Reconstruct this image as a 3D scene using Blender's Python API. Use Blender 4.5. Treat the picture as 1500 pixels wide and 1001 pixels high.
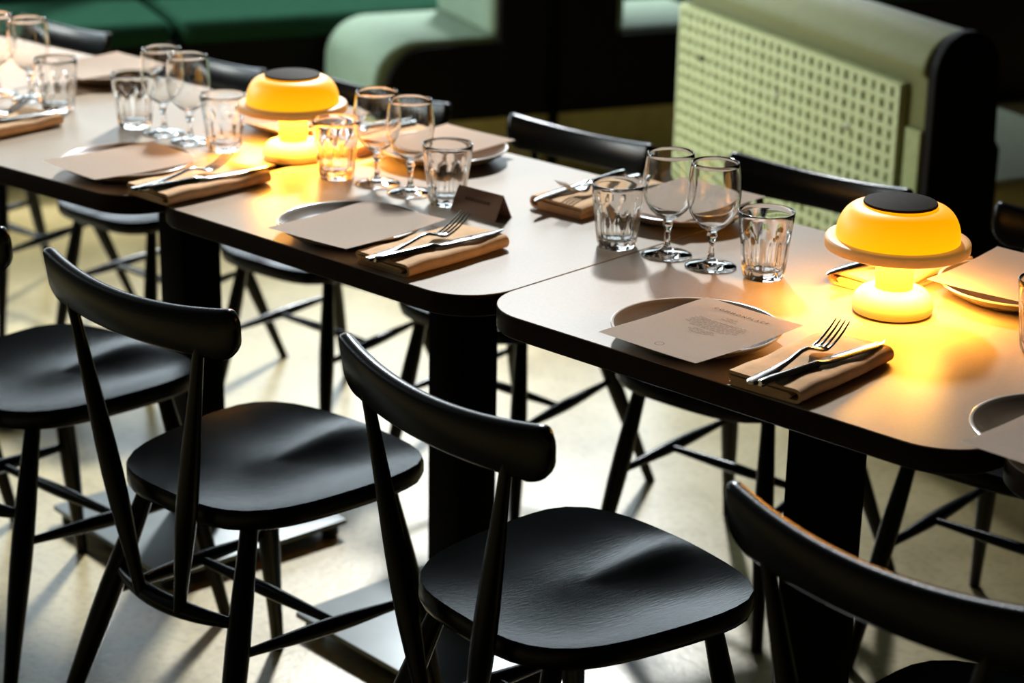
import bpy, bmesh, math, random
from mathutils import Vector, Matrix
from math import sin, cos, pi, radians, sqrt, exp

random.seed(7)
for o in list(bpy.data.objects):
    bpy.data.objects.remove(o)
SC = bpy.context.scene
COL = SC.collection
TZ = 0.74                                  # table top height

# ------------------------------------------------------------------ camera
cd = bpy.data.cameras.new('camera')
cam = bpy.data.objects.new('camera', cd)
COL.objects.link(cam)
CAM = Vector((1.768263, -1.820021, 0.839341 + TZ))
_p, _y, _r = 0.337789, -0.748910, 0.018469
fw = Vector((cos(_p) * sin(_y), cos(_p) * cos(_y), -sin(_p)))
r0 = Vector((cos(_y), -sin(_y), 0))
u0 = r0.cross(fw)
rr = cos(_r) * r0 + sin(_r) * u0
uu = -sin(_r) * r0 + cos(_r) * u0
M = Matrix((rr, uu, -fw)).transposed().to_4x4()
M.translation = CAM
cam.matrix_world = M
cd.sensor_width = 36
cd.lens = 72
cd.clip_start = 0.05
cd.dof.use_dof = True
cd.dof.focus_distance = 2.55
cd.dof.aperture_fstop = 4.0
SC.camera = cam

# ------------------------------------------------------------------ world, view, lights
w = bpy.data.worlds.new('world')
SC.world = w
w.use_nodes = True
w.node_tree.nodes['Background'].inputs[0].default_value = (0.7, 0.62, 0.45, 1)
w.node_tree.nodes['Background'].inputs[1].default_value = 0.006
SC.view_settings.view_transform = 'Standard'
SC.view_settings.look = 'None'
SC.view_settings.exposure = 0.0
SC.view_settings.gamma = 1.0
SC.view_settings.use_curve_mapping = False
SC.cycles.use_denoising = True
SC.cycles.max_bounces = 12
SC.cycles.transmission_bounces = 12
SC.cycles.diffuse_bounces = 3
SC.cycles.glossy_bounces = 6
SC.cycles.caustics_refractive = True
SC.cycles.caustics_reflective = False
SC.cycles.sample_clamp_indirect = 6.0
SC.cycles.blur_glossy = 0.6


def area(name, loc, target, sx, sy, power, col, spread=180):
    l = bpy.data.lights.new(name, 'AREA')
    l.shape = 'RECTANGLE'
    l.size, l.size_y = sx, sy
    l.energy = power
    l.color = col
    l.spread = radians(spread)
    o = bpy.data.objects.new(name, l)
    COL.objects.link(o)
    o.location = loc
    d = Vector(target) - Vector(loc)
    o.rotation_euler = d.to_track_quat('-Z', 'Y').to_euler()
    return o


# booth frame: E1 along the booth backs (towards the open floor), E2 square to it
BA = radians(-24)
E1 = Vector((cos(BA), sin(BA), 0))
E2 = Vector((-sin(BA), cos(BA), 0))
BO = Vector((-2.36, 2.18, 0))


def bw(a, b, z=0.0):
    return BO + E1 * a + E2 * b + Vector((0, 0, z))


# daylight through the upper glazing of the back wall (behind the booths)
area('daylight_upper', (-4.44, 5.09, 5.45), (-0.2, 0.3, 0.7), 0.6, 0.75, 1290, (0.92, 0.97, 1.0))
# daylight through the lower, wide glazing of the back wall
area('daylight_lower', bw(-3.2, -0.8, 2.0), bw(1.5, -0.4, 0.7), 10.0, 1.6, 240, (0.78, 0.92, 1.0))
# daylight through the side window, far to the left
area('daylight_side', bw(-0.62, -3.62, 2.1), (-1.75, 2.2, 0.45), 0.9, 1.5, 56, (0.90, 0.97, 0.93), 85)

# ------------------------------------------------------------------ materials


def newmat(name):
    m = bpy.data.materials.new(name)
    m.use_nodes = True
    return m, m.node_tree, m.node_tree.nodes['Principled BSDF']


def simple(name, col, rough=0.5, metal=0.0, spec=0.5, var=0.0, scale=30, bump=0.0, bscale=200, coat=0.0, stretch=None):
    m, nt, b = newmat(name)
    b.inputs['Base Color'].default_value = (*col, 1)
    b.inputs['Roughness'].default_value = rough
    b.inputs['Metallic'].default_value = metal
    b.inputs['Specular IOR Level'].default_value = spec
    b.inputs['Coat Weight'].default_value = coat
    if var or bump:
        tc = nt.nodes.new('ShaderNodeTexCoord')
        mp = nt.nodes.new('ShaderNodeMapping')
        if stretch:
            mp.inputs['Scale'].default_value = stretch
        nt.links.new(tc.outputs['Object'], mp.inputs[0])
    if var:
        n = nt.nodes.new('ShaderNodeTexNoise')
        n.inputs['Scale'].default_value = scale
        n.inputs['Detail'].default_value = 5
        nt.links.new(mp.outputs[0], n.inputs['Vector'])
        r = nt.nodes.new('ShaderNodeValToRGB')
        r.color_ramp.elements[0].position = 0.3
        r.color_ramp.elements[1].position = 0.7
        r.color_ramp.elements[0].color = (*[c * (1 - var) for c in col], 1)
        r.color_ramp.elements[1].color = (*[min(1, c * (1 + var)) for c in col], 1)
        nt.links.new(n.outputs['Fac'], r.inputs[0])
        nt.links.new(r.outputs[0], b.inputs['Base Color'])
    if bump:
        n2 = nt.nodes.new('ShaderNodeTexNoise')
        n2.inputs['Scale'].default_value = bscale
        n2.inputs['Detail'].default_value = 3
        nt.links.new(mp.outputs[0], n2.inputs['Vector'])
        bp = nt.nodes.new('ShaderNodeBump')
        bp.inputs['Strength'].default_value = bump
        bp.inputs['Distance'].default_value = 0.002
        nt.links.new(n2.outputs['Fac'], bp.inputs['Height'])
        nt.links.new(bp.outputs[0], b.inputs['Normal'])
    return m


M_CHAIR = simple('black_stained_wood', (0.0024, 0.0028, 0.0032), 0.27, spec=0.2, var=0.25, scale=14, bump=0.12, bscale=60, stretch=(6, 1, 6))
M_TOP = simple('greige_laminate', (0.36, 0.285, 0.21), 0.34, spec=0.072, var=0.04, scale=220, bump=0.05, bscale=500)
M_EDGE = simple('brown_edge_band', (0.022, 0.012, 0.006), 0.4, spec=0.08, var=0.15, scale=40)
M_STEEL_DK = simple('black_powder_coat', (0.0012, 0.0012, 0.0012), 0.6, spec=0.03)
M_BASE = simple('grey_steel_plate', (0.12, 0.135, 0.135), 0.42, metal=0.3, spec=0.4, var=0.1, scale=15)
M_PLATE = simple('taupe_stoneware', (0.16, 0.115, 0.075), 0.25, spec=0.55, var=0.06, scale=30)
M_PLATE_RIM = simple('pale_rim_glaze', (0.62, 0.55, 0.46), 0.15, spec=0.6)
M_PAPER = simple('menu_paper', (0.80, 0.635, 0.505), 0.85, spec=0.15, var=0.03, scale=300)
M_INK = simple('menu_ink', (0.10, 0.075, 0.055), 0.8, spec=0.1)
M_INK2 = simple('menu_ink_pale', (0.30, 0.235, 0.185), 0.8, spec=0.1)
M_CARD = simple('brown_card', (0.34, 0.20, 0.14), 0.8, spec=0.15)
M_CARDTXT = simple('card_ink', (0.14, 0.08, 0.055), 0.8, spec=0.1)
M_NAPKIN = simple('kraft_linen', (0.80, 0.51, 0.29), 0.9, spec=0.1, var=0.08, scale=60, bump=0.35, bscale=900)
M_CUTLERY = simple('polished_steel', (0.62, 0.60, 0.57), 0.14, metal=1.0)
M_SAGE = simple('sage_green_upholstery', (0.155, 0.165, 0.060), 0.6, spec=0.3, var=0.06, scale=40, bump=0.2, bscale=700)
M_SAGE_BLUE_LIT = simple('sage_upholstery_blue_lit', (0.17, 0.235, 0.17), 0.65, spec=0.12, var=0.06, scale=40, bump=0.2, bscale=700)  # same sage fabric, bluish daylight mixed into its colour
M_SAGE_LIT = simple('sage_upholstery_lit', (0.56, 0.60, 0.36), 0.65, spec=0.2, var=0.06, scale=40, bump=0.2, bscale=700)  # sage fabric lightened in colour to stand for daylight on the seat
M_OLIVE = simple('olive_kick_board', (0.42, 0.37, 0.17), 0.7, spec=0.1, var=0.08, scale=20)
M_BOTTLE = simple('bottle_green_upholstery', (0.012, 0.040, 0.024), 0.85, spec=0.0, var=0.08, scale=20, bump=0.2, bscale=500)
M_SAGE.node_tree.nodes['Principled BSDF'].inputs['Sheen Weight'].default_value = 0.35
M_SAGE.node_tree.nodes['Principled BSDF'].inputs['Sheen Roughness'].default_value = 0.4
M_CANE = simple('sage_painted_cane', (0.45, 0.49, 0.27), 0.6, spec=0.3, var=0.08, scale=60)
M_CANE_BACK = simple('cane_backing', (0.27, 0.30, 0.14), 0.7, spec=0.2, var=0.08, scale=60)
M_DARKWOOD = simple('near_black_wood', (0.004, 0.003, 0.002), 0.6, spec=0.08, var=0.2, scale=8, stretch=(1, 1, 8))
M_WALL = simple('dark_plaster', (0.03, 0.03, 0.026), 0.8, spec=0.2, var=0.1, scale=4)
M_STUD = simple('pale_stud', (0.6, 0.62, 0.52), 0.3, spec=0.5)
M_STUDD = simple('dark_stud', (0.05, 0.06, 0.04), 0.3, spec=0.5)
M_RUBBER = simple('black_rubber', (0.01, 0.01, 0.01), 0.7)


def floor_mat():
    m, nt, b = newmat('polished_concrete')
    tc = nt.nodes.new('ShaderNodeTexCoord')
    n = nt.nodes.new('ShaderNodeTexNoise'); n.inputs['Scale'].default_value = 5; n.inputs['Detail'].default_value = 8; n.inputs['Roughness'].default_value = 0.62
    nt.links.new(tc.outputs['Object'], n.inputs['Vector'])
    r = nt.nodes.new('ShaderNodeValToRGB')
    r.color_ramp.elements[0].position = 0.32; r.color_ramp.elements[0].color = (0.30, 0.228, 0.092, 1)
    r.color_ramp.elements[1].position = 0.68; r.color_ramp.elements[1].color = (0.43, 0.338, 0.155, 1)
    nt.links.new(n.outputs['Fac'], r.inputs[0])
    n2 = nt.nodes.new('ShaderNodeTexNoise'); n2.inputs['Scale'].default_value = 70; n2.inputs['Detail'].default_value = 4
    nt.links.new(tc.outputs['Object'], n2.inputs['Vector'])
    r2 = nt.nodes.new('ShaderNodeValToRGB')
    r2.color_ramp.elements[0].position = 0.33; r2.color_ramp.elements[0].color = (0.62, 0.6, 0.55, 1)
    r2.color_ramp.elements[1].position = 0.5; r2.color_ramp.elements[1].color = (1, 1, 1, 1)
    nt.links.new(n2.outputs['Fac'], r2.inputs[0])
    mx = nt.nodes.new('ShaderNodeMix'); mx.data_type = 'RGBA'; mx.blend_type = 'MULTIPLY'; mx.inputs[0].default_value = 0.6
    nt.links.new(r.outputs[0], mx.inputs[6]); nt.links.new(r2.outputs[0], mx.inputs[7])
    nt.links.new(mx.outputs[2], b.inputs['Base Color'])
    b.inputs['Specular IOR Level'].default_value = 1.0
    mr = nt.nodes.new('ShaderNodeMapRange'); mr.inputs['To Min'].default_value = 0.24; mr.inputs['To Max'].default_value = 0.36
    nt.links.new(n.outputs['Fac'], mr.inputs[0]); nt.links.new(mr.outputs[0], b.inputs['Roughness'])
    bp = nt.nodes.new('ShaderNodeBump'); bp.inputs['Strength'].default_value = 0.12; bp.inputs['Distance'].default_value = 0.003
    nt.links.new(n2.outputs['Fac'], bp.inputs['Height']); nt.links.new(bp.outputs[0], b.inputs['Normal'])
    return m


def glass_mat():
    m, nt, b = newmat('clear_glass')
    b.inputs['Base Color'].default_value = (0.985, 0.99, 0.985, 1)
    b.inputs['Roughness'].default_value = 0.0
    b.inputs['IOR'].default_value = 1.5
    b.inputs['Transmission Weight'].default_value = 1.0
    return m


def dome_mat():
    # lit translucent dome: brighter next to the light ring at its foot
    m, nt, b = newmat('lit_amber_dome')
    b.inputs['Base Color'].default_value = (0.75, 0.36, 0.08, 1)
    b.inputs['Roughness'].default_value = 0.45
    tc = nt.nodes.new('ShaderNodeTexCoord')
    sp = nt.nodes.new('ShaderNodeSeparateXYZ'); nt.links.new(tc.outputs['Object'], sp.inputs[0])
    mr = nt.nodes.new('ShaderNodeMapRange'); mr.inputs['From Min'].default_value = 0.105; mr.inputs['From Max'].default_value = 0.155
    nt.links.new(sp.outputs['Z'], mr.inputs[0])
    r = nt.nodes.new('ShaderNodeValToRGB')
    r.color_ramp.elements[0].color = (1.0, 0.53, 0.0, 1); r.color_ramp.elements[1].color = (0.95, 0.36, 0.0, 1)
    nt.links.new(mr.outputs[0], r.inputs[0])
    nt.links.new(r.outputs[0], b.inputs['Emission Color'])
    b.inputs['Emission Strength'].default_value = 1.05
    return m


M_FLOOR = floor_mat()
M_GLASS = glass_mat()
M_DOME = dome_mat()
M_LAMP = simple('cream_yellow_plastic', (0.88, 0.72, 0.40), 0.45, spec=0.4)
M_STEM = simple('amber_plastic', (0.66, 0.41, 0.12), 0.5, spec=0.3)
M_LAMPRIM = simple('apricot_plastic', (0.80, 0.47, 0.20), 0.45, spec=0.35)
_b = M_LAMPRIM.node_tree.nodes['Principled BSDF']
_b.inputs['Emission Color'].default_value = (1.0, 0.42, 0.08, 1)
_b.inputs['Emission Strength'].default_value = 0.22
M_LAMPCAP = simple('dark_brown_cap', (0.036, 0.025, 0.017), 0.6, spec=0.02, var=0.2, scale=60, stretch=(1, 8, 1))


def led_mat():
    m, nt, b = newmat('light_ring')
    b.inputs['Base Color'].default_value = (0.9, 0.8, 0.5, 1)
    b.inputs['Emission Color'].default_value = (1.0, 0.45, 0.06, 1)
    b.inputs['Emission Strength'].default_value = 100.0
    return m


M_LED = led_mat()

# ------------------------------------------------------------------ helpers


def empty(name, label, cat, loc=(0, 0, 0), rz=0.0, group=None):
    o = bpy.data.objects.new(name, None)
    COL.objects.link(o)
    o.empty_display_size = 0.05
    o.location = loc
    o.rotation_euler = (0, 0, rz)
    tag(o, label, cat, group)
    return o


def tag(o, label=None, cat=None, group=None, kind=None):
    if label: o['label'] = label
    if cat: o['category'] = cat
    if group: o['group'] = group
    if kind: o['kind'] = kind
    return o


def obj(name, bm, mats, parent=None, smooth=40):
    me = bpy.data.meshes.new(name)
    bm.normal_update()
    bm.to_mesh(me)
    bm.free()
    if not isinstance(mats, (list, tuple)):
        mats = [mats]
    for m in mats:
        me.materials.append(m)
    if smooth:
        for p in me.polygons:
            p.use_smooth = True
        try:
            me.set_sharp_from_angle(angle=radians(smooth))
        except Exception:
            pass
    o = bpy.data.objects.new(name, me)
    COL.objects.link(o)
    if parent:
        o.parent = parent
    return o


def dup_tree(root, loc=None, rz=None, label=None, group=None):
    r = root.copy()
    COL.objects.link(r)
    if loc is not None: r.location = loc
    if rz is not None: r.rotation_euler = (0, 0, rz)
    if label: r['label'] = label
    if group: r['group'] = group
    for ch in list(root.children):
        c = ch.copy(); COL.objects.link(c); c.parent = r
        for g in list(ch.children):
            d = g.copy(); COL.objects.link(d); d.parent = c
    return r


def add_box(bm, c, s, bevel=0.0, mat=0, rot=None):
    ret = bmesh.ops.create_cube(bm, size=1.0)
    vs = ret['verts']
    for v in vs:
        v.co = Vector((v.co.x * s[0], v.co.y * s[1], v.co.z * s[2]))
    if bevel:
        es = list({e for v in vs for e in v.link_edges})
        g = bmesh.ops.bevel(bm, geom=es, offset=bevel, segments=2, affect='EDGES', profile=0.6)
        vs = list({v for f in g['faces'] for v in f.verts} | {v for v in vs if v.is_valid})
    for v in vs:
        p = v.co.copy()
        if rot: p = rot @ p
        v.co = p + Vector(c)
    for f in {f for v in vs for f in v.link_faces}:
        f.material_index = mat
    return vs


def add_tube(bm, pts, rads, n=12, caps=True):
    pts = [Vector(p) for p in pts]
    rings = []
    prev = None
    for i, p in enumerate(pts):
        a = pts[max(0, i - 1)]; b = pts[min(len(pts) - 1, i + 1)]
        t = (b - a).normalized()
        if prev is None:
            x = t.orthogonal().normalized()
        else:
            x = (prev - t * prev.dot(t)).normalized()
        prev = x
        y = t.cross(x)
        rings.append([bm.verts.new(p + (x * cos(2 * pi * k / n) + y * sin(2 * pi * k / n)) * rads[i]) for k in range(n)])
    for i in range(len(rings) - 1):
        for k in range(n):
            bm.faces.new((rings[i][k], rings[i][(k + 1) % n], rings[i + 1][(k + 1) % n], rings[i + 1][k]))
    if caps:
        bm.faces.new(rings[0][::-1]); bm.faces.new(rings[-1])


def taper(p0, p1, r0, rm, r1, n=12, steps=10, mid=0.5):
    """turned spindle: thickest at mid"""
    bm = bmesh.new()
    pts, rads = [], []
    p0, p1 = Vector(p0), Vector(p1)
    for i in range(steps + 1):
        t = i / steps
        pts.append(p0.lerp(p1, t))
        if t < mid:
            s = t / mid; rads.append(r0 + (rm - r0) * (s * s * (3 - 2 * s)))
        else:
            s = (t - mid) / (1 - mid); rads.append(rm + (r1 - rm) * (s * s * (3 - 2 * s)))
    add_tube(bm, pts, rads, n)
    return bm


def add_lathe(bm, prof, n=48, closed=False, mat=0, modul=None):
    rings = []
    for j, (r, z) in enumerate(prof):
        if r < 1e-6:
            rings.append([bm.verts.new((0, 0, z))])
        else:
            ring = []
            for k in range(n):
                a = 2 * pi * k / n
                q = r if modul is None else modul(r, z, a, j)
                ring.append(bm.verts.new((q * cos(a), q * sin(a), z)))
            rings.append(ring)
    m = len(rings)
    for i in range(m if closed else m - 1):
        A, B = rings[i], rings[(i + 1) % m]
        for k in range(n):
            k2 = (k + 1) % n
            if len(A) == 1 and len(B) == 1: break
            if len(A) == 1: f = bm.faces.new((A[0], B[k2], B[k]))
            elif len(B) == 1: f = bm.faces.new((A[k], A[k2], B[0]))
            else: f = bm.faces.new((A[k], A[k2], B[k2], B[k]))
            f.material_index = mat


def rrect(x0, x1, y0, y1, r, n=10):
    pts = []
    for cx, cy, a0 in ((x1 - r, y1 - r, 0), (x0 + r, y1 - r, 90), (x0 + r, y0 + r, 180), (x1 - r, y0 + r, 270)):
        for i in range(n + 1):
            a = radians(a0 + 90 * i / n)
            pts.append((cx + r * cos(a), cy + r * sin(a)))
    return pts


def add_slab(bm, outline_fn, levels, top_mat=0, side_mat=0, bot_mat=0):
    """levels: list of (inset, z) from bottom to top"""
    rings = []
    for ins, z in levels:
        rings.append([bm.verts.new((x, y, z)) for x, y in outline_fn(ins)])
    n = len(rings[0])
    for i in range(len(rings) - 1):
        for k in range(n):
            f = bm.faces.new((rings[i][k], rings[i][(k + 1) % n], rings[i + 1][(k + 1) % n], rings[i + 1][k]))
            f.material_index = side_mat
    f = bm.faces.new(rings[-1]); f.material_index = top_mat
    f = bm.faces.new(rings[0][::-1]); f.material_index = bot_mat


# ------------------------------------------------------------------ setting
bm = bmesh.new()
add_box(bm, (0.5, 1.5, -0.05), (22, 22, 0.1))
tag(obj('floor', bm, M_FLOOR, smooth=0), kind='structure')


def strip_wall(name, parts, parent_rot, loc):
    bm = bmesh.new()
    for c, s in parts:
        add_box(bm, c, s)
    o = obj(name, bm, M_WALL, smooth=0)
    o.rotation_euler = (0, 0, parent_rot)
    o.location = loc
    return tag(o, kind='structure')


# back wall behind the banquette, local x = E1 (thickness), y = E2
WL = bw(-1.15, 0, 0)
strip_wall('wall_back', [((-0.1, 0, 0.33), (0.2, 15, 0.66)), ((-0.1, 0, 2.47), (0.2, 15, 0.14)), ((-0.1, 0, 7.15), (0.2, 15, 0.7)),
                         ((-0.1, -6.6, 4.7), (0.2, 1.8, 4.4)), ((-0.1, 4.35, 4.7), (0.2, 6.30, 4.4)), ((-0.1, -6.6, 1.53), (0.2, 1.8, 1.74)), ((-0.1, 5.4, 1.53), (0.2, 4.2, 1.74))], BA, WL)
fr = bmesh.new()
for yb in (-5.65, -3.0, -0.35, 3.25):
    add_box(fr, (-0.1, yb, 1.53), (0.08, 0.05, 1.72))
add_box(fr, (-0.1, -1.2, 0.69), (0.12, 9.0, 0.06)); add_box(fr, (-0.1, -1.2, 2.37), (0.12, 9.0, 0.06))
o = obj('window_1', fr, M_STEEL_DK, smooth=0); o.rotation_euler = (0, 0, BA); o.location = WL; tag(o, kind='structure')
# left wall with its window opening (out of the frame)
strip_wall('wall_left', [((-1.1, 0, 3.75), (0.1, 0.2, 7.5)), ((4.1, 0, 3.75), (8.3, 0.2, 7.5)), ((-0.55, 0, 0.55), (1.0, 0.2, 1.1)), ((-0.55, 0, 5.35), (1.0, 0.2, 4.3))], BA, bw(0, -3.4))
# tall dark partition added to cut off the daylight on the right
o = strip_wall('light_cutter_right', [((-0.30, 5.3, 2.4), (0.10, 3.9, 4.8))], BA, BO)

# ------------------------------------------------------------------ booths


def booth_box(name, lo, hi, m, parent, bevel=0.0, smooth=40):
    bm = bmesh.new()
    add_box(bm, [(a + b) / 2 for a, b in zip(lo, hi)], [b - a for a, b in zip(lo, hi)])
    if bevel:
        bmesh.ops.bevel(bm, geom=list(bm.edges), offset=bevel, segments=6, affect='EDGES', profile=0.55)
    return obj(name, bm, m, parent, smooth)


def cushion(name, lo, hi, m, parent, bev):
    return booth_box(name, lo, hi, m, parent, bev, 60)


# banquette along the back wall, two seat cushions meeting at a seam
bq = empty('banquette', 'long bottle-green banquette along the back wall behind the far left chairs', 'banquette', bw(0, 0), BA)
cushion('seat_cushion', (-0.98, -3.2, 0.385), (-0.48, -0.565, 0.46), M_BOTTLE, bq, 0.035)
cushion('seat_cushion', (-0.98, -0.545, 0.385), (-0.48, 0.60, 0.46), M_BOTTLE, bq, 0.035)
cushion('back_cushion', (-1.12, -3.2, 0.46), (-0.985, -0.565, 0.77), M_BOTTLE, bq, 0.05)
cushion('back_cushion', (-1.12, -0.545, 0.46), (-0.985, 2.6, 0.77), M_BOTTLE, bq, 0.05)
booth_box('plinth', (-1.0, -3.2, 0.0), (-0.50, 0.60, 0.387), M_DARKWOOD, bq, 0.004)
cushion('seat_cushion', (-0.98, 0.62, 0.385), (-0.48, 2.6, 0.46), M_BOTTLE, bq, 0.035)
booth_box('plinth', (-1.0, 0.601, 0.0), (-0.50, 2.6, 0.387), M_DARKWOOD, bq, 0.004)

# double booth seat standing square to the banquette
db = empty('booth_seat', 'pale sage booth seat with dark end panel and rounded left cushion', 'booth', bw(0, 0), BA)


def end_shape(name, pts, x0, x1, m, parent, bev=0.008):
    """prism: outline in (y,z), extruded along x"""
    bm = bmesh.new()
    A = [bm.verts.new((x0, y, z)) for y, z in pts]
    B = [bm.verts.new((x1, y, z)) for y, z in pts]
    n = len(pts)
    bm.faces.new(A[::-1]); bm.faces.new(B)
    for k in range(n):
        bm.faces.new((A[k], A[(k + 1) % n], B[(k + 1) % n], B[k]))
    bmesh.ops.recalc_face_normals(bm, faces=list(bm.faces))
    if bev:
        es = [e for e in bm.edges if len(e.link_faces) == 2 and e.calc_face_angle(0) > 0.6 and abs(e.verts[0].co.x - e.verts[1].co.x) < 1e-4]
        bmesh.ops.bevel(bm, geom=es, offset=bev, segments=3, affect='EDGES', profile=0.5)
    return obj(name, bm, m, parent, 50)


def arc(cy, cz, r, a0, a1, n=8, rz=None):
    rz = rz or r
    return [(cy + r * cos(radians(a0 + (a1 - a0) * i / n)), cz + rz * sin(radians(a0 + (a1 - a0) * i / n))) for i in range(n + 1)]


# left-facing upholstered seat: waterfall edge on the left
seatL = [(0.27, 0.22), (0.27, 0.455)] + arc(0.02, 0.335, 0.13, 90, 180, 10, 0.12) + [(-0.115, 0.22)]
end_shape('seat_cushion', seatL, -0.46, -0.015, M_SAGE_BLUE_LIT, db, 0.012)
panelL = [(0.27, 0.215), (0.27, 0.435)] + arc(0.04, 0.30, 0.12, 90, 180, 10, 0.135) + [(-0.085, 0.215)]
end_shape('end_panel', panelL, -0.02, 0.004, M_DARKWOOD, db, 0.004)
cushion('back_cushion', (-0.46, 0.245, 0.45), (-0.012, 0.30, 0.80), M_SAGE_BLUE_LIT, db, 0.03)
booth_box('back_panel', (-0.46, 0.268, 0.215), (0.006, 0.645, 0.81), M_DARKWOOD, db, 0.01)
cushion('back_cushion', (-0.46, 0.62, 0.45), (-0.012, 0.675, 0.80), M_SAGE_BLUE_LIT, db, 0.02)
cushion('seat_cushion', (-0.46, 0.645, 0.33), (-0.012, 1.05, 0.455), M_SAGE_BLUE_LIT, db, 0.03)
booth_box('end_panel', (-0.44, 0.64, 0.215), (0.006, 1.045, 0.438), M_DARKWOOD, db, 0.01)
booth_box('kick_board', (-0.45, -0.06, 0.0), (-0.03, 1.02, 0.217), M_OLIVE, db, 0.003)
booth_box('corner_post', (0.004, 0.425, 0.0), (0.028, 0.45, 0.82), M_STEEL_DK, db, 0.003)

# near booth whose caned back faces the tables: local origin at the right end of its near face
RO = Vector((-0.42, 1.80, 0))
rb = empty('booth_seat', 'sage booth with woven cane back panel and rolled top, black right end', 'booth', RO, BA)
LEN = 1.10
back = [(0.0, 0.20), (0.0, 0.70)] + arc(0.075, 0.715, 0.09, 180, 0, 14, 0.085) + [(0.15, 0.60), (0.145, 0.20)]
end_shape('backrest', back, -LEN, -0.03, M_SAGE, rb, 0.01)
endp = [(-0.004, 0.20), (-0.004, 0.70)] + arc(0.075, 0.715, 0.079, 180, 0, 14, 0.09) + [(0.160, 0.57), (0.172, 0.55), (0.172, 0.20)]
end_shape('end_panel', endp, -0.03, 0.0, M_DARKWOOD, rb, 0.004)
booth_box('side_trim', (-0.085, -0.012, 0.20), (-0.028, 0.0, 0.595), M_CANE_BACK, rb, 0.004)
cushion('seat_cushion', (-LEN, 0.16, 0.36), (0.0, 0.64, 0.475), M_SAGE_LIT, rb, 0.035)
booth_box('seat_base', (-LEN, 0.17, 0.2), (0.0, 0.62, 0.365), M_DARKWOOD, rb, 0.01)
for (a, b) in ((-0.06, 0.1), (-LEN + 0.06, 0.1), (-0.06, 0.56), (-LEN + 0.06, 0.56)):
    booth_box('leg', (a - 0.015, b - 0.015, 0), (a + 0.015, b + 0.015, 0.21), M_DARKWOOD, rb)
# cane panel: backing board, frame, woven strips
PX0, PX1, PZ0, PZ1 = -LEN - 0.01, -0.098, 0.23, 0.685
cane = booth_box('cane_panel', (PX0, -0.016, PZ0), (PX1, -0.001, PZ1), M_CANE_BACK, rb, 0.002)
bmv = bmesh.new(); add_box(bmv, (0, 0, 0), (0.016, 0.006, PZ1 - PZ0 - 0.012), 0.0015)
bmh = bmesh.new(); add_box(bmh, (0, 0, 0), (PX1 - PX0 - 0.012, 0.007, 0.012), 0.0015)
vs_ = obj('cane_strip', bmv, M_CANE, cane); hs_ = obj('cane_strip', bmh, M_CANE, cane)
NV, NH = 28, 15
first = True
for i in range(NV):
    o = vs_ if i == 0 else vs_.copy()
    if i: COL.objects.link(o)
    o.location = (PX0 + 0.010 + (PX1 - PX0 - 0.020) * i / (NV - 1), -0.0185 - 0.0012 * (i % 2), (PZ0 + PZ1) / 2)
for i in range(NH):
    o = hs_ if i == 0 else hs_.copy()
    if i: COL.objects.link(o)
    o.location = ((PX0 + PX1) / 2, -0.0195, PZ0 + 0.010 + (PZ1 - PZ0 - 0.020) * i / (NH - 1))
for k, (xs, zs, m) in enumerate(((-0.98, 0.565, M_STUDD), (-0.60, 0.555, M_STUD), (-0.29, 0.548, M_STUD))):
    b = bmesh.new(); add_lathe(b, [(0.0, 0.008), (0.004, 0.0075), (0.007, 0.004), (0.0075, 0.0), (0.0, 0.0)], 12)
    s = obj('stud', b, m, cane); s.location = (xs, -0.0225, zs); s.rotation_euler = (radians(90), 0, 0)

# ------------------------------------------------------------------ tables


def make_table(label, loc, rz, wdt, dep, ped, base_rot=0.0, name='dining_table'):
    """origin at the near-left corner of the top on the floor"""
    t = empty(name, label, 'table', loc, rz, 'row of dining tables')
    R = 0.082
    bm = bmesh.new()
    fn = lambda i: rrect(i, wdt - i, i, dep - i, R - i, 12)
    add_slab(bm, fn, [(0.002, TZ - 0.031), (0, TZ - 0.029), (0, TZ - 0.0025), (0.0006, TZ - 0.0012)], 1, 0, 0)
    e = obj('edge_band', bm, [M_EDGE, M_EDGE], t, 30)
    bm = bmesh.new()
    add_slab(bm, lambda i: fn(i + 0.0004), [(0, TZ - 0.0012), (0.0, TZ - 0.0004), (0.0005, TZ)], 0, 0, 0)
    obj('table_top', bm, M_TOP, t, 30)
    px, py = ped
    bm = bmesh.new(); add_box(bm, (0, 0, 0), (0.078, 0.078, TZ - 0.031 - 0.03), 0.004)
    o = obj('pedestal', bm, M_STEEL_DK, t); o.location = (px, py, (TZ - 0.031 + 0.03) / 2); o.rotation_euler = (0, 0, base_rot)
    bm = bmesh.new(); add_box(bm, (0, 0, 0), (0.34, 0.34, 0.008), 0.002)
    o = obj('top_plate', bm, M_STEEL_DK, t); o.location = (px, py, TZ - 0.036); o.rotation_euler = (0, 0, base_rot)
    bm = bmesh.new(); add_box(bm, (0, 0, 0), (0.385, 0.385, 0.010), 0.002)
    o = obj('base_plate', bm, M_BASE, t); o.location = (px, py, 0.028); o.rotation_euler = (0, 0, base_rot)
    for sx in (-1, 1):
        for sy in (-1, 1):
            bm = bmesh.new()
            add_lathe(bm, [(0, 0.0), (0.014, 0.0), (0.016, 0.004), (0.016, 0.013), (0.006, 0.014), (0.006, 0.024), (0, 0.024)], 16)
            g = obj('levelling_foot', bm, M_RUBBER, t)
            v = Matrix.Rotation(base_rot, 3, 'Z') @ Vector((sx * 0.170, sy * 0.170, 0))
            g.location = (px + v.x, py + v.y, 0)
    return t


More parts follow.
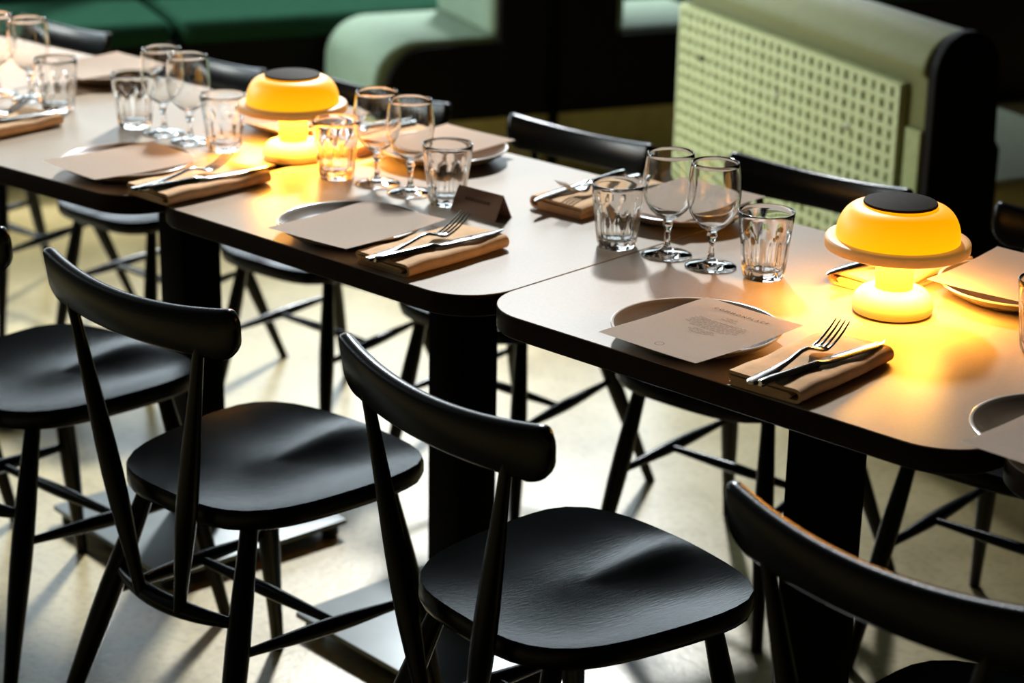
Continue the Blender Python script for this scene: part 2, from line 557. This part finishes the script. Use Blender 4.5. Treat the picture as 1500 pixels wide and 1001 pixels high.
make_table('square dining table carrying the larger, nearer glowing yellow lamp', (0.0015, 0.0, 0), 0, 0.745, 0.622, (0.345, 0.335))
make_table('dining table in the middle of the photo, with the folded brown place card', (-0.6955, 0.0, 0), 0, 0.695, 0.622, (0.347, 0.345), radians(-4))
aA = radians(4)
make_table('dining table left of the smaller yellow lamp, its front right corner showing', (-0.700 - 0.75 * cos(aA), -0.020 - 0.75 * sin(aA), 0), aA, 0.75, 0.622, (0.492, 0.345), radians(-10))
make_table('dining table cut off by the left edge, crowded with bright glasses', (-2.205, -0.075, 0), aA, 0.75, 0.622, (0.375, 0.33))
make_table('dining table cut off at the right edge, only its shiny corner showing', (0.7495, 0.012, 0), 0, 0.75, 0.622, (0.40, 0.33))

# ------------------------------------------------------------------ chairs


def seat_bm():
    bm = bmesh.new()
    N = 48
    yc, hd = 0.020, 0.178

    def outline(a, k):
        c, s = cos(a), sin(a)
        n = 4.2
        r = (abs(c) ** n + abs(s) ** n) ** (-1 / n)
        v = r * s * k
        u = r * c * k
        hw = 0.181 + 0.021 * v - 0.012 * v * v
        y = yc + hd * v + (0.014 * (1 - u * u) if v > 0 else -0.008 * (1 - u * u)) * abs(v)
        return hw * u, y, u, v

    def ztop(u, v, k):
        d = 0.015 * (1 - min(1, k) ** 2.6)
        ridge = 0.010 * exp(-(u / 0.16) ** 2) * max(0, v + 0.25)
        front = 0.006 * max(0, v - 0.55) ** 1.6 / 0.45 ** 1.6
        hol = 0.004 * exp(-((abs(u) - 0.52) / 0.26) ** 2) * max(0, v + 0.3)
        fade = 1 - min(1, k) ** 5
        return 0.447 - d + ridge * fade - front - hol * fade
    ks = [0.16, 0.32, 0.48, 0.62, 0.75, 0.86, 0.94, 0.985]
    cx = bm.verts.new((0, yc, ztop(0, 0, 0)))
    rings = []
    for k in ks:
        ring = []
        for i in range(N):
            x, y, u, v = outline(2 * pi * i / N, k)
            ring.append(bm.verts.new((x, y, ztop(u, v, k))))
        rings.append(ring)
    for kk, dz in ((1.0, -0.006), (1.0, -0.022), (0.985, -0.030), (0.90, -0.037), (0.5, -0.038)):
        ring = []
        for i in range(N):
            x, y, u, v = outline(2 * pi * i / N, kk)
            x1, y1, u1, v1 = outline(2 * pi * i / N, 1.0)
            ring.append(bm.verts.new((x, y, ztop(u1, v1, 1.0) + dz)))
        rings.append(ring)
    for k in range(N):
        bm.faces.new((cx, rings[0][k], rings[0][(k + 1) % N]))
    for i in range(len(rings) - 1):
        for k in range(N):
            bm.faces.new((rings[i][k], rings[i + 1][k], rings[i + 1][(k + 1) % N], rings[i][(k + 1) % N]))
    bm.faces.new(rings[-1][::-1])
    bmesh.ops.recalc_face_normals(bm, faces=list(bm.faces))
    return bm


RAIL_HALF, RAIL_YE, RAIL_SAG = 0.198, -0.192, 0.030
RZ0, RZ1 = 0.685, 0.762


def rail_pt(s):
    x = RAIL_HALF * s
    return Vector((x, RAIL_YE - RAIL_SAG * (1 - s * s), 0)), Vector((RAIL_HALF, 2 * RAIL_SAG * s, 0)).normalized()


def rail_bm():
    bm = bmesh.new()
    NS = 44
    rings = []
    for i in range(NS + 1):
        s = -1 + 2 * i / NS
        s = sin(s * pi / 2) * 0.5 + s * 0.5
        c, t = rail_pt(s)
        nrm = Vector((-t.y, t.x, 0))          # towards the sitter
        e = (1 - abs(s)) * RAIL_HALF * 1.12       # distance from the end
        zb, zt = RZ0 + 0.004 * s * s, RZ1 + 0.003 - 0.016 * (1 - s * s)
        rb, rt = 0.046, 0.013
        if e < rb: zb = RZ0 + rb - sqrt(max(0, rb * rb - (rb - e) ** 2)) * 0.97
        if e < rt: zt = zt - (rt - sqrt(max(0, rt * rt - (rt - e) ** 2))) * 0.97
        th = 0.0105 if e > 0.012 else 0.0055 + 0.005 * sqrt(max(0, e / 0.012))
        ring = []
        h = zt - zb
        rr_ = min(0.007, h * 0.35)
        for (n_, z_) in ((-1, zb + rr_), (-0.7, zb + rr_ * 0.3), (0, zb), (0.7, zb + rr_ * 0.3), (1, zb + rr_), (1, (zb + zt) / 2), (1, zt - rr_), (0.7, zt - rr_ * 0.3), (0, zt), (-0.7, zt - rr_ * 0.3), (-1, zt - rr_), (-1, (zb + zt) / 2)):
            lean = -(z_ - 0.72) * 0.16
            ring.append(bm.verts.new(c + nrm * (n_ * th + 0) + Vector((0, lean, z_))))
        rings.append(ring)
    m = len(rings[0])
    for i in range(len(rings) - 1):
        for k in range(m):
            bm.faces.new((rings[i][k], rings[i][(k + 1) % m], rings[i + 1][(k + 1) % m], rings[i + 1][k]))
    bm.faces.new(rings[0][::-1]); bm.faces.new(rings[-1])
    bmesh.ops.recalc_face_normals(bm, faces=list(bm.faces))
    return bm


def make_chair(label, name='dining_chair'):
    t = empty(name, label, 'chair')
    obj('seat', seat_bm(), M_CHAIR, t, 50)
    obj('top_rail', rail_bm(), M_CHAIR, t, 50)
    LR = {}
    for s in (-1, 1):
        c, tt = rail_pt(s * 0.70)
        obj('back_post', taper((c.x, c.y - 0.002, 0.720), (s * 0.042, -0.184, 0.285), 0.0075, 0.0155, 0.009, mid=0.62), M_CHAIR, t)
        obj('leg', taper((s * 0.105, -0.105, 0.425), (s * 0.190, -0.250, 0.0), 0.0125, 0.0175, 0.0105, mid=0.42), M_CHAIR, t)
        obj('leg', taper((s * 0.135, 0.120, 0.425), (s * 0.190, 0.195, 0.0), 0.0125, 0.0175, 0.0105, mid=0.42), M_CHAIR, t)
        za = 0.245
        rl = Vector((s * 0.105, -0.105, 0.425)).lerp(Vector((s * 0.190, -0.250, 0.0)), (0.425 - za) / 0.425)
        fl = Vector((s * 0.135, 0.120, 0.425)).lerp(Vector((s * 0.190, 0.195, 0.0)), (0.425 - za + 0.02) / 0.425)
        obj('side_stretcher', taper(rl, fl, 0.0065, 0.0125, 0.0065), M_CHAIR, t)
        LR[s] = rl.lerp(fl, 0.55)
    obj('cross_stretcher', taper(LR[-1], LR[1], 0.0065, 0.0105, 0.0065), M_CHAIR, t)
    zb = 0.285
    pts, rads = [], []
    rl = Vector((0.105, -0.105, 0.425)).lerp(Vector((0.190, -0.250, 0.0)), (0.425 - zb) / 0.425)
    for i in range(13):
        s = -1 + i / 6
        pts.append((rl.x * s, rl.y - 0.028 * (1 - s * s), zb)); rads.append(0.0065 + 0.0075 * (1 - s * s))
    bm = bmesh.new(); add_tube(bm, pts, rads, 12)
    obj('rear_stretcher', bm, M_CHAIR, t)
    return t


NEAR = 'near side chairs of the table row'
FARG = 'far side chairs of the table row'
ch = make_chair('black wooden chair in the centre foreground, its whole seat in view')


def put(c, x, y, rz, group):
    c.location = (x, y, 0); c.rotation_euler = (0, 0, radians(rz)); c['group'] = group


put(ch, 0.238, -0.066, -8, NEAR)
near = [(-0.335, -0.086, 1, 'black wooden chair second from left in the foreground, its back rail whole'),
        (-0.85, -0.09, 3, 'black wooden chair at the left edge, its back cut off'),
        (0.840, -0.082, -5, 'black wooden chair at the bottom right, mostly its curved back rail showing'),
        (-1.42, -0.12, 3, 'black wooden chair almost hidden at the left edge behind the cut-off one')]
for x, y, rz, lab in near:
    put(dup_tree(ch, label=lab), x, y, rz, NEAR)
far = [(-0.154, 0.827, 182, 0.93, 'black chair on the far side, its back in front of the cane panel'),
       (-0.708, 0.843, 181, 0.895, 'black chair on the far side, its back alone before the dark booth end'),
       (-1.216, 0.831, 182, 0.885, 'black chair on the far side, its back just right of the smaller lamp'),
       (-1.735, 0.798, 182, 0.875, 'black chair on the far side, its bright rail just left of the smaller lamp'),
       (-2.281, 0.794, 182, 0.875, 'black chair on the far side, its bright rail by the leftmost glasses'),
       (0.338, 0.893, 182, 0.925, 'black chair on the far side at the right edge, under the larger lamp')]
for x, y, rz, sc_, lab in far:
    c = dup_tree(ch, label=lab)
    put(c, x, y, rz, FARG)
    c.scale = (sc_,) * 3

# ------------------------------------------------------------------ lamps


def make_lamp(label):
    t = empty('table_lamp', label, 'lamp', group='glowing yellow table lamps')
    bm = bmesh.new()
    pr = [(0, 0), (0.046, 0), (0.0535, 0.003), (0.0558, 0.010), (0.0550, 0.018), (0.0515, 0.026), (0.0455, 0.032), (0.038, 0.0355), (0.0285, 0.0365), (0.0, 0.0365)]
    add_lathe(bm, pr, 56)
    obj('base', bm, M_LAMP, t, 60)
    bm = bmesh.new(); add_lathe(bm, [(0.0, 0.034), (0.0255, 0.034), (0.0262, 0.06), (0.0272, 0.094), (0.0, 0.094)], 48)
    obj('stem', bm, M_STEM, t, 50)
    bm = bmesh.new()
    add_lathe(bm, [(0.0, 0.0925), (0.028, 0.0925), (0.082, 0.0915), (0.095, 0.0915), (0.0985, 0.093), (0.0990, 0.0955), (0.0990, 0.1035), (0.0975, 0.106), (0.093, 0.107), (0.0835, 0.107), (0.0, 0.107)], 72)
    obj('shade_rim', bm, M_LAMPRIM, t, 50)
    bm = bmesh.new(); add_lathe(bm, [(0.079, 0.0912), (0.034, 0.0912)], 48)
    obj('light_ring', bm, M_LED, t, 0)
    bm = bmesh.new()
    pr = [(0.0, 0.107), (0.0845, 0.107)]
    for i in range(1, 13):
        a = radians(90 * i / 12)
        pr.append((0.050 + 0.0345 * cos(a) ** 0.85, 0.107 + 0.046 * sin(a)))
    pr += [(0.0505, 0.1545), (0.0, 0.1545)]
    add_lathe(bm, pr, 72)
    obj('dome', bm, M_DOME, t, 60)
    bm = bmesh.new(); add_lathe(bm, [(0.0, 0.1545), (0.0495, 0.1545), (0.0502, 0.156), (0.0495, 0.158), (0.047, 0.1588), (0.0, 0.1580)], 56)
    obj('top_cap', bm, M_LAMPCAP, t, 40)
    return t


lamp = make_lamp('larger, nearer mushroom lamp glowing yellow, right of the centre')
lamp.location = (0.405, 0.372, TZ)
lamp.scale = (0.945,) * 3
dup_tree(lamp, (-0.730, 0.332, TZ), 0.3, 'smaller, farther mushroom lamp glowing yellow behind the middle glasses').scale = (0.90,) * 3
dup_tree(lamp, (-1.80, 0.31, TZ), 0.7, 'glowing mushroom lamp past the left edge, lighting the leftmost glasses')

# ------------------------------------------------------------------ glasses


def make_tumbler(label):
    bm = bmesh.new()
    H = 0.094
    r_out = lambda z: 0.0278 + 0.0112 * (z / H) ** 0.9
    NF = 9
    n = NF * 10
    outer = [(0.0, 0.0015), (0.020, 0.001), (0.0255, 0.0), (0.0272, 0.002)]
    for z in (0.006, 0.012, 0.02, 0.03, 0.04, 0.048, 0.054, 0.060, 0.066, 0.072, 0.080, 0.088, 0.0925):
        outer.append((r_out(z), z))
    outer += [(r_out(H) - 0.0006, H), (r_out(H) - 0.0016, H + 0.0002), (r_out(H) - 0.0024, H - 0.0008)]
    no = len(outer)
    for z in (0.086, 0.076, 0.066, 0.056, 0.046, 0.036, 0.026, 0.018):
        outer.append((r_out(z) - 0.0032, z))
    outer += [(0.0235, 0.0135), (0.018, 0.0115), (0.0, 0.0112)]

    def modul(r, z, a, j):
        if j < 3 or j >= no: return r
        ph = (a * NF / (2 * pi)) % 1.0 - 0.5
        topz = 0.068 - 0.05 * abs(2 * ph) ** 2.4 * 0.5
        w_ = max(0.0, min(1.0, (topz - z) / 0.010)) * (1.0 if z > 0.010 else 0.75)
        return r - w_ * 0.0026 * (1 - (2 * ph) ** 2) + 0.0004 * w_
    add_lathe(bm, outer, n, modul=modul)
    bmesh.ops.recalc_face_normals(bm, faces=list(bm.faces))
    o = obj('tumbler', bm, M_GLASS, None, 180)
    return tag(o, label, 'glass', 'faceted water tumblers')


def make_wine(label):
    bm = bmesh.new()
    pr = [(0.0, 0.0025), (0.020, 0.0012), (0.0335, 0.0), (0.0362, 0.0010), (0.0358, 0.0022), (0.030, 0.0040), (0.020, 0.0062), (0.010, 0.0090), (0.0052, 0.0135),
          (0.0040, 0.022), (0.0038, 0.032), (0.0046, 0.039), (0.0072, 0.0445), (0.0070, 0.0475), (0.0060, 0.0505), (0.0085, 0.0540),
          (0.0170, 0.0590), (0.0265, 0.0680), (0.0330, 0.0790), (0.0365, 0.0920), (0.0374, 0.104), (0.0368, 0.118), (0.0352, 0.132), (0.0335, 0.1440), (0.0326, 0.1492),
          (0.0319, 0.1500), (0.0312, 0.1492), (0.0321, 0.1440), (0.0339, 0.132), (0.0355, 0.118), (0.0361, 0.104), (0.0352, 0.0925), (0.0318, 0.0800), (0.0255, 0.0695), (0.0165, 0.0613), (0.0080, 0.0575), (0.0, 0.0568)]
    add_lathe(bm, pr, 56)
    bmesh.ops.recalc_face_normals(bm, faces=list(bm.faces))
    o = obj('wine_glass', bm, M_GLASS, None, 180)
    return tag(o, label, 'glass', 'stemmed wine glasses')


tum = make_tumbler('x'); win = make_wine('x')
used = {'t': False, 'w': False}


def glass(kind, x, y, label, rz=0.0):
    src = tum if kind == 't' else win
    o = src if not used[kind] else src.copy()
    if used[kind]: COL.objects.link(o)
    used[kind] = True
    o.location = (x, y, TZ); o.rotation_euler = (0, 0, rz); o['label'] = label


glass('t', -0.037, 0.338, 'ribbed tumbler at the left end of the glasses beside the larger lamp', 0.2)
glass('w', 0.041, 0.355, 'stemmed wine glass, left one of the pair beside the larger lamp')
glass('w', 0.118, 0.357, 'stemmed wine glass, right one of the pair beside the larger lamp')
glass('t', 0.197, 0.372, 'ribbed tumbler lit golden, right end of the glasses beside the larger lamp', 0.5)
glass('t', -0.596, 0.305, 'ribbed tumbler lit golden, just right of the smaller lamp', 0.9)
glass('w', -0.520, 0.323, 'stemmed wine glass, left one of the pair above the middle plate')
glass('w', -0.444, 0.322, 'stemmed wine glass, right one of the pair above the middle plate')
glass('t', -0.364, 0.323, 'ribbed tumbler beside the folded brown place card', 0.4)
glass('t', -1.090, 0.281, 'ribbed tumbler farthest left of the four glasses left of the smaller lamp', 0.1)
glass('w', -1.011, 0.284, 'stemmed wine glass, left one of the pair left of the smaller lamp')
glass('w', -0.935, 0.280, 'stemmed wine glass, right one of the pair left of the smaller lamp')
glass('t', -0.856, 0.289, 'ribbed tumbler touching the left edge of the smaller lamp shade', 0.7)
glass('t', -1.283, 0.256, 'ribbed tumbler at the right end of the blurred leftmost glasses', 0.3)
glass('w', -1.385, 0.270, 'stemmed wine glass, right one of the blurred leftmost pair')
glass('w', -1.463, 0.250, 'stemmed wine glass, left one of the blurred leftmost pair')
glass('t', -1.530, 0.200, 'ribbed tumbler cut by the left edge, lit orange', 0.6)
glass('t', 0.625, 0.373, 'ribbed tumbler lit golden, cut by the right edge', 0.15)

# ------------------------------------------------------------------ plates, menus


def make_plate():
    bm = bmesh.new()
    inner = [(0.0, 0.0075), (0.060, 0.0078), (0.076, 0.0092), (0.088, 0.0135), (0.0985, 0.0200), (0.1030, 0.0228)]
    rim = [(0.1030, 0.0228), (0.1050, 0.0236), (0.1066, 0.0230), (0.1070, 0.0215)]
    outer = [(0.1070, 0.0215), (0.100, 0.0155), (0.088, 0.0080), (0.074, 0.0030), (0.066, 0.0), (0.0, 0.0)]
    add_lathe(bm, inner + rim[1:] + outer[1:], 72)
    for f in bm.faces:
        r = max(sqrt(v.co.x ** 2 + v.co.y ** 2) for v in f.verts)
        z = sum(v.co.z for v in f.verts) / len(f.verts)
        f.material_index = 1 if (r > 0.1035 and z > 0.0205) else 0
    bmesh.ops.recalc_face_normals(bm, faces=list(bm.faces))
    return obj('plate', bm, [M_PLATE, M_PLATE_RIM], None, 50)


MW, MH = 0.156, 0.205


def menu_z(x, y, curl):
    # lies across the raised plate rim, sagging a little in the middle, corners lifting
    q = (x / 0.104) ** 2 + (y / 0.104) ** 2
    return 0.0252 - 0.0035 * max(0, 0.9 - q) + curl * (max(0, q - 0.9)) * (0.5 + 0.5 * (x / (MW / 2)))


def make_menu(curl, text=False):
    bm = bmesh.new()
    nx, ny = 16, 20
    g = [[bm.verts.new((-MW / 2 + MW * i / nx, -MH / 2 + MH * j / ny, 0)) for i in range(nx + 1)] for j in range(ny + 1)]
    for row in g:
        for v in row: v.co.z = menu_z(v.co.x, v.co.y, curl)
    for j in range(ny):
        for i in range(nx):
            bm.faces.new((g[j][i], g[j][i + 1], g[j + 1][i + 1], g[j + 1][i]))
    r = bmesh.ops.solidify(bm, geom=list(bm.faces), thickness=-0.0005)
    bmesh.ops.recalc_face_normals(bm, faces=list(bm.faces))
    o = obj('menu_card', bm, M_PAPER, None, 40)
    if text:
        cu = bpy.data.curves.new('heading', 'FONT')
        cu.body = 'COMMONPLACE'; cu.size = 0.0088; cu.align_x = 'CENTER'; cu.space_character = 1.45
        cu.resolution_u = 2
        to = bpy.data.objects.new('tmp_text', cu); COL.objects.link(to)
        dg = bpy.context.evaluated_depsgraph_get()
        me = bpy.data.meshes.new_from_object(to.evaluated_get(dg))
        bpy.data.objects.remove(to)
        for v in me.vertices:
            y = v.co.y + 0.074; x = v.co.x
            v.co = Vector((x, y, menu_z(x, y, curl) + 0.0007))
        me.materials.clear(); me.materials.append(M_INK)
        h = bpy.data.objects.new('heading', me); COL.objects.link(h); h.parent = o
        rnd = random.Random(3)
        b = bmesh.new()

        def dash(x0, x1, y, hgt):
            n = max(1, int((x1 - x0) / 0.008))
            for k in range(n):
                xa = x0 + (x1 - x0) * k / n; xb = x0 + (x1 - x0) * (k + 1) / n
                vs = [b.verts.new((x, yy, menu_z(x, yy, curl) + 0.0007)) for x, yy in ((xa, y), (xb, y), (xb, y + hgt), (xa, y + hgt))]
                b.faces.new(vs)

        def line(width, y, hgt):
            x = -width / 2
            while x < width / 2:
                l = rnd.uniform(0.003, 0.009)
                dash(x, min(width / 2, x + l), y, hgt); x += l + 0.0016
        for wd, y in ((0.022, 0.058), (0.030, 0.052), (0.088, 0.040), (0.094, 0.0345), (0.098, 0.029), (0.092, 0.0235), (0.096, 0.018), (0.070, 0.0125), (0.040, 0.004), (0.048, -0.0015), (0.034, -0.007)):
            line(wd * 0.86, y, 0.0014)
        obj('small_print', b, M_INK2, o, 0)
        # small round emblem at the foot of the card
        b = bmesh.new()
        ri = [(0.0052, 0), (0.0060, 0)]
        A = []
        for rad in (0.0050, 0.0060):
            A.append([b.verts.new((rad * cos(2 * pi * k / 24), -0.078 + rad * sin(2 * pi * k / 24), menu_z(0, -0.078, curl) + 0.0009)) for k in range(24)])
        for k in range(24):
            b.faces.new((A[0][k], A[1][k], A[1][(k + 1) % 24], A[0][(k + 1) % 24]))
        obj('emblem', b, M_INK2, o, 0)
    return o


plate0 = make_plate(); pu = [False]
PG = 'shallow taupe dinner plates'
MG = 'menu cards on the plates'
men0 = {}


def setting(px_, py_, label_p, mx, my, mrz, label_m, curl=0.006, text=False):
    p = plate0 if not pu[0] else plate0.copy()
    if pu[0]: COL.objects.link(p)
    pu[0] = True
    p.location = (px_, py_, TZ)
    tag(p, label_p, 'plate', PG)
    key = (curl, text)
    if key not in men0:
        m = men0[key] = make_menu(curl, text)
    else:
        m = men0[key].copy(); COL.objects.link(m)
    m.location = (mx, my, TZ); m.rotation_euler = (0, 0, radians(mrz))
    tag(m, label_m, 'menu', MG)


setting(0.300, 0.095, 'taupe plate under the printed menu in front of the larger lamp', 0.320, 0.079, -2, 'menu card with a printed heading, on the plate nearest the larger lamp', 0.002, True)
setting(-0.336, 0.098, 'taupe plate beside the place card, middle of the photo', -0.310, 0.088, 3, 'blank-looking menu card on the middle plate, left of the place card', 0.002)
setting(-0.842, 0.080, 'taupe plate on the near side, left of the smaller lamp', -0.830, 0.066, -4, 'pale menu card on the near plate left of the smaller lamp', 0.002)
setting(0.800, 0.115, 'taupe plate at the right edge, hanging just over the table corner', 0.825, 0.085, -2, 'brownish menu card cut by the right edge, over the table corner', 0.004)
setting(-1.440, 0.475, 'taupe plate far left, behind the glasses under a white-lit menu', -1.450, 0.470, 182, 'white-lit menu card far left, its corner pointing right above the glasses', 0.002)
setting(-0.885, 0.485, 'taupe plate half hidden behind the smaller lamp', -0.890, 0.475, 180, 'menu card half hidden behind the smaller lamp', 0.002)
setting(-0.560, 0.510, 'taupe plate on the far side behind the middle pair of wine glasses', -0.575, 0.515, 182, 'menu card on the far side, seen through the middle wine glasses', 0.003)
setting(-0.070, 0.525, 'taupe plate on the far side behind the wine glasses by the larger lamp', -0.075, 0.535, 180, 'menu card on the far side, seen through the wine glasses by the larger lamp', 0.003)
setting(0.490, 0.545, 'taupe plate on the far side, right of the larger lamp', 0.475, 0.560, 184, 'menu card on the far side, right of the larger lamp', 0.003)

# ------------------------------------------------------------------ napkins and cutlery
NW, NL = 0.100, 0.200


def make_napkin():
    """one cloth folded over itself: round fold on the right, layers open on the left"""
    prof = []                                   # centre line of the cloth in (x, z)
    t = 0.0042
    prof += [(-0.046 + 0.092 * i / 8, 0.0026) for i in range(9)]
    prof += [(0.046 + 0.0075 * sin(radians(a)), 0.0101 - 0.0075 * cos(radians(a))) for a in (30, 60, 90, 120, 150)]
    prof += [(0.046 - 0.092 * i / 8, 0.0176 - 0.0012 * i / 8) for i in range(9)]
    prof += [(-0.047, 0.0150), (-0.0465, 0.0122)]
    prof += [(-0.044 + 0.080 * i / 6, 0.0105) for i in range(7)]
    prof += [(0.0395, 0.0088), (0.037, 0.0070)]
    prof += [(0.034 - 0.078 * i / 6, 0.0066) for i in range(7)]
    bm = bmesh.new()
    ny = 18
    rnd = random.Random(5)
    ph = [rnd.uniform(0, 6) for _ in range(6)]
    rows = []
    for j in range(ny + 1):
        y = NL * j / ny
        row = []
        for k, (x, z) in enumerate(prof):
            a = prof[max(0, k - 1)]; b = prof[min(len(prof) - 1, k + 1)]
            d = Vector((b[0] - a[0], b[1] - a[1])); d.normalize()
            nx_, nz_ = -d.y, d.x
            zz = z + (0.0008 * sin(y * 46 + ph[0] + x * 30) + 0.0007 * sin(y * 90 + ph[1])) * min(1, z / 0.012)
            xx = x + 0.0010 * sin(y * 32 + ph[2])
            row.append((xx, y, zz, nx_, nz_))
        rows.append(row)
    top = [[bm.verts.new((p[0] + p[3] * t / 2, p[1], p[2] + p[4] * t / 2)) for p in r] for r in rows]
    bot = [[bm.verts.new((p[0] - p[3] * t / 2, p[1], p[2] - p[4] * t / 2)) for p in r] for r in rows]
    n = len(prof)
    for j in range(ny):
        for k in range(n - 1):
            bm.faces.new((top[j][k], top[j][k + 1], top[j + 1][k + 1], top[j + 1][k]))
            bm.faces.new((bot[j][k], bot[j + 1][k], bot[j + 1][k + 1], bot[j][k + 1]))
        for k in (0, n - 1):
            bm.faces.new((top[j][k], top[j + 1][k], bot[j + 1][k], bot[j][k]))
    for j in (0, ny):
        for k in range(n - 1):
            bm.faces.new((top[j][k], top[j][k + 1], bot[j][k + 1], bot[j][k]))
    bmesh.ops.recalc_face_normals(bm, faces=list(bm.faces))
    return obj('napkin', bm, M_NAPKIN, None, 60)


def strip_solid(bm, sec):
    """sec: list of (y, half width, z centre, thickness, x centre) -> closed flat bar with eased edges"""
    rings = []
    for y, hw, z, th, xc in sec:
        e = min(hw * 0.45, th * 0.5)
        rings.append([bm.verts.new((xc + x, y, z + dz)) for x, dz in ((-hw, 0), (-hw + e, th / 2), (0, th / 2 * 1.15), (hw - e, th / 2), (hw, 0), (hw - e, -th / 2), (0, -th / 2 * 1.1), (-hw + e, -th / 2))])
    m = 8
    for i in range(len(rings) - 1):
        for k in range(m):
            bm.faces.new((rings[i][k], rings[i][(k + 1) % m], rings[i + 1][(k + 1) % m], rings[i + 1][k]))
    bm.faces.new(rings[0][::-1]); bm.faces.new(rings[-1])


def make_fork():
    bm = bmesh.new()
    # handle end, slim neck arching up, down into the tines' root
    strip_solid(bm, [(0.0, 0.0045, 0.0030, 0.004, 0), (0.004, 0.0088, 0.0030, 0.004, 0), (0.02, 0.0098, 0.0034, 0.0036, 0), (0.05, 0.0072, 0.0048, 0.0036, 0), (0.08, 0.0046, 0.0085, 0.0038, 0),
                     (0.105, 0.0034, 0.0135, 0.0042, 0), (0.120, 0.0036, 0.0140, 0.0040, 0), (0.130, 0.0070, 0.0112, 0.0032, 0), (0.138, 0.0110, 0.0080, 0.0028, 0), (0.146, 0.0122, 0.0070, 0.0026, 0), (0.152, 0.0122, 0.0078, 0.0026, 0)])
    for k in range(4):
        xc = -0.0099 + 0.0066 * k
        strip_solid(bm, [(0.150, 0.0024, 0.0076, 0.0026, xc), (0.160, 0.0020, 0.0100, 0.0024, xc), (0.172, 0.0018, 0.0150, 0.0022, xc), (0.184, 0.0015, 0.0215, 0.0020, xc * 0.98), (0.194, 0.0011, 0.0285, 0.0016, xc * 0.96), (0.1975, 0.0004, 0.0310, 0.0008, xc * 0.96)])
    bmesh.ops.recalc_face_normals(bm, faces=list(bm.faces))
    return obj('fork', bm, M_CUTLERY, None, 50)


def make_knife():
    t = bmesh.new()
    strip_solid(t, [(0.0, 0.0040, 0.0042, 0.006, 0), (0.003, 0.0068, 0.0042, 0.0076, 0), (0.02, 0.0072, 0.0044, 0.0078, 0), (0.06, 0.0058, 0.0047, 0.0074, 0), (0.094, 0.0046, 0.0050, 0.0070, 0), (0.101, 0.0056, 0.0050, 0.0078, 0), (0.106, 0.0044, 0.0050, 0.0050, 0),
                    (0.112, 0.0080, 0.0050, 0.0024, 0.001), (0.124, 0.0092, 0.0050, 0.0018, 0.001), (0.175, 0.0092, 0.0048, 0.0016, 0.001), (0.208, 0.0076, 0.0046, 0.0014, 0.0), (0.224, 0.0046, 0.0045, 0.0012, -0.0025), (0.234, 0.0012, 0.0044, 0.0008, -0.006)])
    bmesh.ops.recalc_face_normals(t, faces=list(t.faces))
    return obj('table_knife', t, M_CUTLERY, None, 50)


nap0 = make_napkin(); fork0 = make_fork(); knife0 = make_knife(); nu = [False]
fork0.rotation_mode = 'XYZ'


def cover(x, y, rz, where, fx=0.002, fy=-0.028, fr=1, kx=0.012, ky=-0.024, kr=-7, lab=('folded kraft-brown napkin', 'steel fork', 'steel knife'), flip=1):
    """napkin origin = middle of its near (handle) end"""
    res = []
    for src, (dx, dy, dz, dr), nm, cat, grp in ((nap0, (0, 0, 0, 0), lab[0], 'napkin', 'folded brown napkins'), (fork0, (fx, fy, 0.0200, fr), lab[1], 'fork', 'forks on the napkins'), (knife0, (kx, ky, 0.0195, kr), lab[2], 'knife', 'knives on the napkins')):
        o = src if not nu[0] else src.copy()
        if nu[0]: COL.objects.link(o)
        a = radians(rz)
        o.location = (x + dx * cos(a) - dy * sin(a), y + dx * sin(a) + dy * cos(a), TZ + dz + (0.0006 if dz == 0 else 0))
        o.rotation_euler = (0, 0, a + radians(dr))
        tag(o, nm + ' ' + where, cat, grp)
        res.append(o)
    nu[0] = True
    return res


cover(0.470, 0.003, 2, 'in front of the larger lamp')
cover(-0.182, 0.013, 1, 'in front of the folded place card')
cover(-0.688, 0.002, 0, 'on the table corner in front of the smaller lamp')
cover(-1.215, -0.010, 4, 'at the left edge of the photo')
cover(-0.215, 0.600, 182, 'on the far side, left of the tumbler by the larger lamp', fy=0.0, ky=0.0, kr=2, kx=0.03)
cover(0.330, 0.612, 180, 'on the far side, behind the larger lamp stem', fy=0.0, ky=0.0)
cover(-0.715, 0.600, 182, 'on the far side, behind the middle wine glasses', fy=0.0, ky=0.0)

# place card: a folded tent of brown card
pc = bmesh.new()
L_, T_, Hc = 0.092, 0.0007, 0.037
prof = [(-0.019, 0.0), (0.0, Hc), (0.019, 0.0), (0.0175, 0.0), (0.0, Hc - 0.0016), (-0.0175, 0.0)]
A = [pc.verts.new((-L_ / 2, y, z)) for y, z in prof]; B = [pc.verts.new((L_ / 2, y, z)) for y, z in prof]
for k in range(6):
    pc.faces.new((A[k], A[(k + 1) % 6], B[(k + 1) % 6], B[k]))
for R_ in (A, B):
    pc.faces.new((R_[0], R_[1], R_[4], R_[5])); pc.faces.new((R_[1], R_[2], R_[3], R_[4]))
bmesh.ops.recalc_face_normals(pc, faces=list(pc.faces))
card = obj('place_card', pc, M_CARD, None, 20)
card.location = (-0.288, 0.318, TZ); card.rotation_euler = (0, 0, radians(1))
tag(card, 'folded brown tent card standing between tumbler and napkin', 'place card')
b = bmesh.new()
rnd = random.Random(11); x = -0.024
while x < 0.026:
    l = rnd.uniform(0.003, 0.0055)
    vs = []
    for xx, s in ((x, 0.52), (x + l, 0.52), (x + l, 0.64), (x, 0.64)):
        vs.append(b.verts.new((xx, -0.019 * (1 - s) - 0.0004, Hc * s + 0.0002)))
    b.faces.new(vs); x += l + 0.0013
obj('lettering', b, M_CARDTXT, card, 0)
